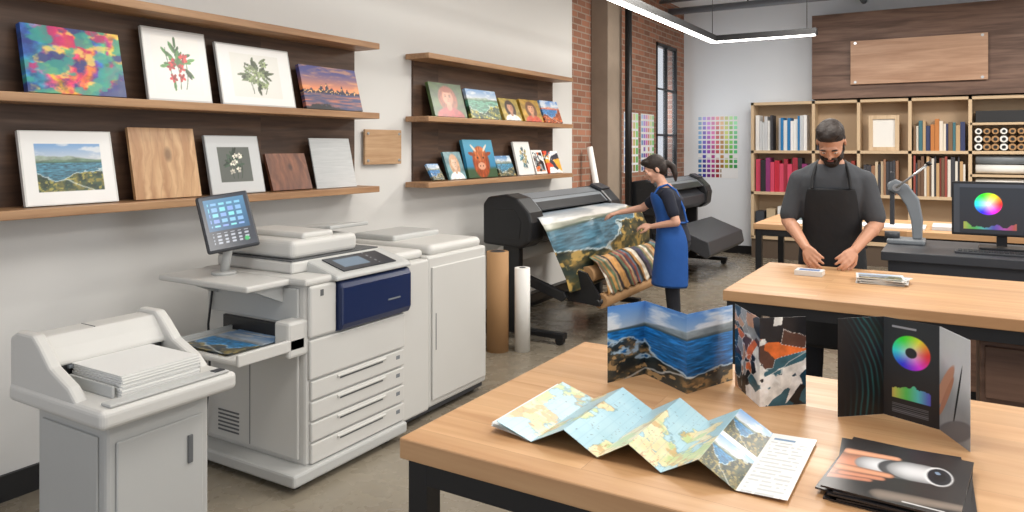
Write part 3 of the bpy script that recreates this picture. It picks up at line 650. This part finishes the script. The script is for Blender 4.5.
box('neck',(3.96,4.02),(5.96,5.99),(.95,1.2),m_blackpl,mo); box('stand_base',(3.86,4.12),(5.88,6.08),(.93,.945),m_blackpl,mo,.004)
kb=empty('keyboard',(3.95,5.66,.94)); box('body',(3.72,4.16),(5.6,5.73),(.93,.945),m_dgray,kb,.004)
kk=[((3.74+.028*i,3.762+.028*i),(5.61+.028*j,5.632+.028*j),(.945,.95),(40,42,46)) for i in range(14) for j in range(4)]
multibox('keys',kk,kb)
ap=empty('arbor_press',(3.42,6.0,1.1))
box('base',(3.30,3.54),(5.90,6.12),(.93,.965),m_mgray,ap,.01)
prism('c_frame',[(3.46,.965),(3.52,.965),(3.525,1.1),(3.50,1.25),(3.43,1.35),(3.35,1.39),(3.30,1.36),(3.30,1.31),(3.37,1.28),(3.42,1.2),(3.45,1.1)],5.97,6.03,'y',m_mgray,ap,.01)
box('ram',(3.315,3.345),(5.985,6.015),(1.06,1.44),m_dgray,ap,.004); cyl('anvil',(3.33,6.0,.965),(3.33,6.0,1.01),.05,m_dgray,ap)
cyl('pinion',(3.36,5.94,1.33),(3.36,6.06,1.33),.025,m_alu,ap); cyl('lever',(3.36,5.94,1.33),(3.56,5.92,1.50),.008,m_alu,ap,12)
cyl('lever_knob',(3.555,5.92,1.497),(3.575,5.918,1.512),.016,m_blackpl,ap,12)
mb=[((3.0,3.5),(7.0,7.35),(.931,.945),(225,226,226)),((3.55,3.95),(7.05,7.4),(.931,.96),(200,202,205)),((2.4,2.8),(7.0,7.3),(.931,.938),(235,235,232)),((2.42,2.78),(7.4,7.7),(.931,.95),(120,150,165)),((4.05,4.4),(7.1,7.4),(.931,1.0),(238,238,236))]
multibox('sample_sheets',mb)
mb=[((4.6,4.85),(5.8,6.05),(.931,.955),(222,224,224)),((4.62,4.8),(5.55,5.75),(.931,.96),(120,90,66))]
multibox('counter_papers',mb)
strip('card_stack',lambda U,V:(2.985+.14*U,4.20+.10*V,.957+0*U),20,14,lambda U,V:framed(lambda a,b:base(a,(90,130,180)),.12,.15)(U,V),None,.026)
fl=empty('flyer_stack',(3.42,4.2,.94))
for i in range(7):
    a=.25*random.uniform(-1,1); 
    strip('flyer_%d'%i,lambda U,V,a=a,i=i:(3.40+(U-.5)*.22*math.cos(a)-(V-.5)*.16*math.sin(a)+.01*(i%3),4.20+(U-.5)*.22*math.sin(a)+(V-.5)*.16*math.cos(a),.9335+i*.0045+0*U),30,20,(lambda U,V:framed(a_coast(100,sea=(110,120,140)),.04,.05)(U,V)),fl,.003)

# ---------------------------------------------------------------- printed matter on front table
ZT=.9305
def folded(name,pts,h,fn,n=60,nv=90,z=ZT,mat=None):
    pts=np.array(pts); k=len(pts)-1
    def P(U,V): return np.interp(U,np.linspace(0,1,k+1),pts[:,0]),np.interp(U,np.linspace(0,1,k+1),pts[:,1]),z+h*V
    strip(name,P,n*k,nv,fn,None,.0012)
folded('folded_brochure_seascape',[(2.869,1.995),(2.931,2.132),(3.097,2.020),(3.174,2.212)],.222,a_coast(120,sky1=(70,125,195),sky2=(190,200,210),hill=(60,76,80),hill2=(150,122,84),sea=(28,96,155),hz=.68,land=.34,side=-1),80,130)
folded('folded_brochure_collage',[(3.192,2.169),(3.295,2.020),(3.396,2.108)],.235,a_shards(31,44),80,120)
folded('trifold_brochure_dark',[(3.483,2.048),(3.581,2.133),(3.708,2.083),(3.769,1.968)],.252,a_blackwheel,80,150)
mx=np.array([2.80,2.895,2.98,3.063,3.137,3.21,3.29,3.365,3.465]);mz=np.array([.03,0,.045,0,.045,0,.045,0,.004])
e=empty('accordion_fold_map',(3.1,1.68,.95))
def PM(U,V):
    return np.interp(U*8,range(9),mx)+0*V,1.497+.345*V+0*U,ZT+.0035+np.interp(U*8,range(9),mz)
strip('map_sheet',PM,320,140,a_map,e,.001)
for i in range(3): strip('map_layer_%d'%i,lambda U,V,i=i:(2.785-.004*i+.1*U,1.50+.004*i+.34*V,ZT+.0025+.024*(1-U)*(1-.25*i)+0*U),20,20,lambda U,V:base(U,(222,228,228)),e,.0008)
mg=empty('magazine_stack',(3.645,1.70,.94))
for i in range(6):
    a=math.radians([-3,2,-6,-2,4,-5][i]); ox,oy=[(0,0),(.012,.008),(-.01,.012),(.006,-.004),(.0,.01),(0,0)][i]
    def P(U,V,a=a,i=i,ox=ox,oy=oy):
        X=(U-.5)*.235;Y=(V-.5)*.30; return 3.645+ox+X*math.cos(a)-Y*math.sin(a),1.70+oy+X*math.sin(a)+Y*math.cos(a),ZT+.0035+i*.0042+0*U
    strip('magazine_%d'%i,P,130 if i==5 else 20,165 if i==5 else 24,a_hand if i==5 else (lambda U,V:base(U,(40,38,40))),mg,.0034)

# ---------------------------------------------------------------- people
def frust(bm,p0,r0,p1,r1,n=14):
    p0=Vector(p0);p1=Vector(p1);d=p1-p0
    if d.length<1e-5:return
    Mx=Matrix.Translation((p0+p1)/2)@d.to_track_quat('Z','Y').to_matrix().to_4x4()
    bmesh.ops.create_cone(bm,cap_ends=True,segments=n,radius1=r0,radius2=r1,depth=d.length,matrix=Mx)
def ell(bm,c,r,Mx=None,rx=0,rz=0,sub=3):
    Mm=(Mx or Matrix())@Matrix.Translation(c)@Matrix.Rotation(rz,4,'Z')@Matrix.Rotation(rx,4,'X')@Matrix.Diagonal((*r,1))
    bmesh.ops.create_icosphere(bm,subdivisions=sub,radius=1,matrix=Mm)
def limb(bm,pts,rs,n=14,sub=2):
    for i in range(len(pts)):
        ell(bm,pts[i],(rs[i],)*3,sub=sub)
        if i: frust(bm,pts[i-1],rs[i-1],pts[i],rs[i],n)
def loft(bm,rings,n=28,p=2.2):
    R=[]
    for (cx,cy,z,rx,ry) in rings:
        r=[]
        for i in range(n):
            a=2*math.pi*i/n;c,s=math.cos(a),math.sin(a)
            r.append(bm.verts.new((cx+rx*math.copysign(abs(c)**(2/p),c),cy+ry*math.copysign(abs(s)**(2/p),s),z)))
        R.append(r)
    for a,b in zip(R,R[1:]):
        for i in range(n): bm.faces.new((a[i],a[(i+1)%n],b[(i+1)%n],b[i]))
    bm.faces.new(R[0][::-1]); bm.faces.new(R[-1])
def blob(name,bm,mat,parent,vox=.008,sm=4):
    me=bpy.data.meshes.new(name); bmesh.ops.recalc_face_normals(bm,faces=bm.faces); bm.to_mesh(me); bm.free()
    me.materials.append(mat); o=bpy.data.objects.new(name,me); link(o,parent)
    r=o.modifiers.new('remesh','REMESH'); r.mode='VOXEL'; r.voxel_size=vox; r.use_smooth_shade=True
    s=o.modifiers.new('smooth','SMOOTH'); s.factor=.5; s.iterations=sm
    return o
def hand(bm,w,d,nrm,side,curl=.5,s=1.0,spread=.06):
    w=Vector(w);d=Vector(d).normalized();nrm=Vector(nrm);nrm=(nrm-d*nrm.dot(d)).normalized();lat=d.cross(nrm).normalized()*side
    offs=[.031,.011,-.010,-.030];lens=[.072,.082,.076,.060]
    for k in range(4):
        kn=w+d*(.088-.006*abs(k-1))*s+lat*offs[k]*s
        limb(bm,[w+lat*offs[k]*.45*s+d*.01*s,kn],[.016*s,.0125*s],10)
        p=kn; dd=(d+lat*spread*(1.5-k)).normalized()
        ax=dd.cross(nrm).normalized()
        pts=[p];rs=[.0105*s]
        for q,fr in enumerate((.45,.31,.24)):
            dd=Matrix.Rotation(curl*(.75 if q==0 else .9),3,ax)@dd
            p=p+dd*lens[k]*fr*s; pts.append(p); rs.append((.0095-.0009*q)*s)
        limb(bm,pts,rs,10)
    p0=w+d*.022*s+lat*.022*s; p1=p0+(d*.55+lat*.7+nrm*.35).normalized()*.042*s; p2=p1+(d*.85+lat*.25+nrm*.45).normalized()*.032*s; p3=p2+(d*.9-lat*.05+nrm*.45).normalized()*.026*s
    limb(bm,[p0,p1,p2,p3],[.018*s,.0135*s,.011*s,.0095*s],10)
def shell(name,rows,mat,parent,n=26,off=.012,p=2.2,thick=.004):
    v=[];f=[]
    for (cx,cy,z,rx,ry,ad) in rows:
        for i in range(n+1):
            a=-math.pi/2+math.radians(ad)*(2*i/n-1);c,s=math.cos(a),math.sin(a)
            v.append((cx+(rx+off)*math.copysign(abs(c)**(2/p),c),cy+(ry+off)*math.copysign(abs(s)**(2/p),s),z))
    for j in range(len(rows)-1):
        for i in range(n):
            a=j*(n+1)+i; f.append((a,a+1,a+n+2,a+n+1))
    o=mobj(name,v,f,mat,parent,smooth=True)
    s=o.modifiers.new('t','SOLIDIFY'); s.thickness=thick; s.offset=1
    s=o.modifiers.new('sub','SUBSURF'); s.levels=1; s.render_levels=1
    return o
def head_parts(bm,H,s=1,male=True):
    j=1.0 if male else .88
    E=lambda c,r,rx=0,rz=0:ell(bm,tuple(x*s for x in c),tuple(x*s for x in r),H,rx,rz)
    E((0,.012,.03),(.074,.094,.086)); E((0,-.022,-.02),(.064*j,.070,.080)); E((0,-.030,-.075),(.048*j,.050,.038)); E((0,-.062,-.095),(.024*j,.022,.018))
    E((0,-.083,.022),(.048,.014,.012)); E((0,-.100,-.028),(.0125,.020,.012)); E((0,-.091,-.008),(.008,.015,.026),.25)
    for k in(-1,1):
        E((k*.014,-.088,-.034),(.008,.010,.008)); E((k*.037,-.068,-.022),(.022,.020,.020)); E((k*.074,.012,-.010),(.009,.019,.030),0,k*.25); E((k*.030,-.080,.007),(.016,.010,.010))
    E((0,-.083,-.062),(.022,.010,.010))
def raw(name,bm,mat,parent):
    me=bpy.data.meshes.new(name); bm.to_mesh(me); bm.free(); me.materials.append(mat)
    for p in me.polygons: p.use_smooth=True
    return link(bpy.data.objects.new(name,me),parent)
def face_detail(H,parent,s=1,male=True):
    for k in(-1,1):
        bm=bmesh.new(); ell(bm,(k*.030*s,-.0835*s,-.003*s),(.0115*s,.007*s,.0045*s),H); raw('eye_%s'%('l' if k>0 else 'r'),bm,m_eyew,parent)
        bm=bmesh.new(); ell(bm,(k*.030*s,-.0893*s,-.005*s),(.0046*s,.0025*s,.0040*s),H); raw('iris_%s'%('l' if k>0 else 'r'),bm,m_eyed,parent)
        bm=bmesh.new(); ell(bm,(k*.031*s,-.0935*s,.024*s),(.019*s,.006*s,.0042*s),H,0,k*.25); raw('eyebrow_%s'%('l' if k>0 else 'r'),bm,m_hair,parent)
    bm=bmesh.new(); ell(bm,(0,-.092*s,-.060*s),(.021*s,.005*s,.0035*s),H); ell(bm,(0,-.0915*s,-.067*s),(.018*s,.006*s,.0045*s),H); raw('lips',bm,m_lip,parent)

# ---- man
man=empty('man_in_black_apron',(3.08,4.88,0),math.radians(6))
T=[(0,0,.86,.155,.115),(0,0,.95,.168,.122),(0,-.01,1.05,.155,.115),(0,-.02,1.17,.158,.118),(0,-.04,1.29,.174,.128),(0,-.055,1.38,.178,.122),(0,-.065,1.44,.165,.105),(0,-.07,1.485,.125,.086),(0,-.078,1.52,.082,.068),(0,-.085,1.555,.058,.058)]
H=Matrix.Translation((0,-.185,1.650))@Matrix.Rotation(math.radians(-5),4,'Z')@Matrix.Rotation(math.radians(46),4,'X')
arms={}
for k in(-1,1): arms[k]=[(k*.178,-.06,1.42),(k*.245,-.08,1.17),(k*.125,-.325,1.035)]
hd={}
for k in(-1,1): hd[k]=(Vector((-k*.05,-.10,-.052)),Vector((-k*.8,.1,-.6)))
bm=bmesh.new(); loft(bm,T); limb(bm,[(0,-.075,1.50),(0,-.14,1.60)],[.060,.055]); head_parts(bm,H)
for k in(-1,1):
    limb(bm,arms[k],[.054,.043,.026]); ell(bm,tuple(Vector(arms[k][1]).lerp(Vector(arms[k][2]),.25)),(.043,.045,.043))
    hand(bm,arms[k][2],hd[k][0],hd[k][1],k,.42)
    limb(bm,[(k*.095,0,.90),(k*.11,-.02,.50),(k*.12,.02,.10)],[.085,.055,.038]); 
blob('body',bm,m_skin,man,.0055,3)
bm=bmesh.new(); loft(bm,[(a,b,z,rx+.011,ry+.011) for a,b,z,rx,ry in T[:-1]])
for k in(-1,1): 
    s0,e0=Vector(arms[k][0]),Vector(arms[k][1]); limb(bm,[s0,s0.lerp(e0,.45),s0.lerp(e0,.85)],[.066,.063,.062])
    limb(bm,[(k*.06,-.07,1.50),(k*.17,-.06,1.43)],[.045,.052])
blob('t_shirt',bm,m_tee,man,.009,8)
bm=bmesh.new(); loft(bm,[(0,0,.82,.15,.12),(0,0,.90,.178,.13),(0,0,.99,.172,.127)])
for k in(-1,1): limb(bm,[(k*.09,0,.88),(k*.11,-.02,.50),(k*.12,.02,.06)],[.098,.072,.062])
blob('trousers',bm,m_jeans,man,.012,6)
bm=bmesh.new()
for k in(-1,1): limb(bm,[(k*.12,.05,.05),(k*.125,-.06,.045),(k*.13,-.16,.035)],[.05,.047,.035])
blob('shoes',bm,m_shoe,man,.01,3)
rows=[(0,.0,.42,.20,.16,88),(0,.0,.60,.19,.15,92),(0,0,.80,.18,.14,96),(0,0,.95,.176,.132,98),(0,-.01,1.05,.165,.124,90),(0,-.015,1.10,.163,.124,68),(0,-.02,1.17,.168,.128,56),(0,-.04,1.29,.186,.139,46),(0,-.055,1.38,.190,.134,38)]
shell('apron',rows,m_apronb,man,off=.013)
for k in(-1,1): tube('apron_strap_%d'%(k+1),[(k*.105,-.198,1.375),(k*.10,-.178,1.44),(k*.085,-.14,1.50),(k*.075,-.08,1.535),(k*.05,.0,1.525)],.009,m_apronb,man)
tube('apron_tie',[(.19,-.03,1.02),(.14,.10,1.02),(0,.135,1.02),(-.14,.10,1.02),(-.19,-.03,1.02)],.007,m_apronb,man)
bm=bmesh.new()
for c,r in (((0,.02,.055),(.079,.093,.080)),((0,.06,.02),(.073,.062,.083)),((0,-.048,.100),(.056,.045,.032)),((.028,-.03,.112),(.044,.05,.030)),((-.028,-.015,.114),(.044,.055,.028)),((.066,.02,.0),(.014,.03,.045)),((-.066,.02,.0),(.014,.03,.045))): ell(bm,c,r,H)
blob('hair',bm,m_hair,man,.006,2)
bm=bmesh.new()
for c,r in (((0,-.055,-.102),(.046,.045,.042)),((.045,-.03,-.074),(.022,.045,.033)),((-.045,-.03,-.074),(.022,.045,.033)),((.063,-.002,-.045),(.010,.018,.036)),((-.063,-.002,-.045),(.010,.018,.036)),((0,-.092,-.050),(.028,.011,.006)),((.028,-.086,-.064),(.009,.011,.016)),((-.028,-.086,-.064),(.009,.011,.016)),((0,-.086,-.088),(.030,.018,.014))): ell(bm,c,r,H)
blob('beard',bm,m_hair,man,.005,2)
face_detail(H,man)

# ---- woman
wo=empty('woman_in_blue_apron',(1.70,5.99,0),math.radians(-70))
T=[(0,0,.76,.15,.11),(0,.01,.85,.162,.125),(0,.0,.94,.142,.112),(0,-.012,1.02,.122,.10),(0,-.03,1.11,.132,.11),(0,-.048,1.19,.142,.120),(0,-.06,1.25,.128,.09),(0,-.068,1.285,.085,.065),(0,-.074,1.315,.05,.05)]
H=Matrix.Translation((0,-.155,1.435))@Matrix.Rotation(math.radians(8),4,'Z')@Matrix.Rotation(math.radians(26),4,'X')
A={-1:[(-.145,-.06,1.235),(-.20,-.26,1.09),(-.16,-.46,1.05)],1:[(.145,-.055,1.235),(.20,.02,1.01),(.12,-.18,.965)]}
bm=bmesh.new(); loft(bm,T); limb(bm,[(0,-.07,1.27),(0,-.12,1.37)],[.045,.041]); head_parts(bm,H,.92,False)
for k in(-1,1): limb(bm,A[k],[.042,.034,.021])
hand(bm,A[-1][2],(0.02,-.12,-.03),(0,-.3,-1),-1,.4,.88); hand(bm,A[1][2],(-.05,-.12,.0),(-.6,0,-1),1,.45,.88)
for k in(-1,1): limb(bm,[(k*.085,0,.80),(k*.09,-.01,.44),(k*.09,.02,.09)],[.08,.05,.033])
blob('body',bm,m_skin2,wo,.0055,3)
bm=bmesh.new(); loft(bm,[(a,b,z,rx+.01,ry+.01) for a,b,z,rx,ry in T[:-1]])
for k in(-1,1):
    s0,e0=Vector(A[k][0]),Vector(A[k][1]); limb(bm,[s0,s0.lerp(e0,.4),s0.lerp(e0,.68)],[.054,.052,.051])
blob('t_shirt',bm,m_navytee,wo,.009,6)
bm=bmesh.new(); loft(bm,[(0,0,.74,.14,.12),(0,.01,.82,.170,.133),(0,.0,.92,.152,.12)])
for k in(-1,1): limb(bm,[(k*.08,0,.78),(k*.09,-.01,.44),(k*.09,.02,.06)],[.09,.062,.05])
blob('trousers',bm,m_jeans,wo,.012,5)
bm=bmesh.new()
for k in(-1,1): limb(bm,[(k*.09,.05,.042),(k*.095,-.05,.038),(k*.1,-.13,.03)],[.042,.04,.03])
blob('shoes',bm,m_shoe,wo,.01,3)
rows=[(0,0,.47,.20,.17,128),(0,0,.62,.19,.155,130),(0,.005,.76,.178,.145,132),(0,.01,.85,.176,.14,130),(0,0,.94,.156,.125,125),(0,-.012,1.02,.137,.113,112),(0,-.03,1.11,.144,.12,92),(0,-.048,1.19,.154,.132,72),(0,-.058,1.235,.145,.112,55)]
shell('apron',rows,m_apronblue,wo,off=.012)
for k in(-1,1): tube('apron_strap_%d'%(k+1),[(k*.09,-.16,1.225),(k*.085,-.12,1.285),(k*.075,-.05,1.31),(k*.075,.02,1.26),(k*.09,.08,1.12),(k*.10,.105,1.0)],.009,m_apronblue,wo)
tube('apron_tie',[(.15,.0,1.0),(.11,.09,1.0),(0,.115,1.0),(-.11,.09,1.0),(-.15,0,1.0)],.008,m_apronblue,wo)
bm=bmesh.new()
for c,r in (((0,.02,.045),(.077,.09,.078)),((0,.055,.0),(.068,.055,.085)),((0,-.045,.088),(.055,.045,.03)),((.062,.01,.01),(.014,.03,.05)),((-.062,.01,.01),(.014,.03,.05)),((0,.115,.0),(.03,.03,.03))): ell(bm,tuple(x*.95 for x in c),r,H)
pp=[H@Vector(p) for p in ((0,.12,.0),(0,.145,-.05),(.01,.135,-.11),(.01,.115,-.16))]
limb(bm,pp,[.026,.028,.024,.012])
blob('hair',bm,m_hair,wo,.006,2)
face_detail(H,wo,.92,False)

# ---------------------------------------------------------------- lights
wd=bpy.data.worlds.new('world'); scn.world=wd; wd.use_nodes=True
wd.node_tree.nodes['Background'].inputs[0].default_value=(.90,.93,1,1); wd.node_tree.nodes['Background'].inputs[1].default_value=.78
def area(name,loc,sx,sy,e,col=(1,.955,.89),rot=(0,0,0)):
    l=bpy.data.lights.new(name,'AREA'); l.shape='RECTANGLE'; l.size=sx; l.size_y=sy; l.energy=e; l.color=col
    o=bpy.data.objects.new(name,l); o.location=loc; o.rotation_euler=rot; scn.collection.objects.link(o)
for i,(x,y,en) in enumerate(((3.0,1.2,44),(6,2,55),(2.6,4.6,62),(5.6,5.2,70),(2.4,8.2,115),(5.2,8.6,115))): area('ceiling_light_%d'%i,(x,y,3.55),1.1,1.1,en)
area('window_daylight',(7.8,3.5,2.0),5,2.2,100,(.94,.97,1),(0,math.radians(90),0))
area('window_daylight_left',(-.25,10.65,2.1),.85,1.9,22,(.88,.94,1),(0,math.radians(-90),0))
# ---------------------------------------------------------------- camera
cd=bpy.data.cameras.new('camera'); cd.lens=740/1024*36; cd.sensor_width=36; cd.shift_y=-109/1024
co=bpy.data.objects.new('camera',cd); co.location=(3.75,0,1.62); co.rotation_euler=(math.radians(90),0,math.radians(31.2)); scn.collection.objects.link(co); scn.camera=co
scn.view_settings.view_transform='Standard'
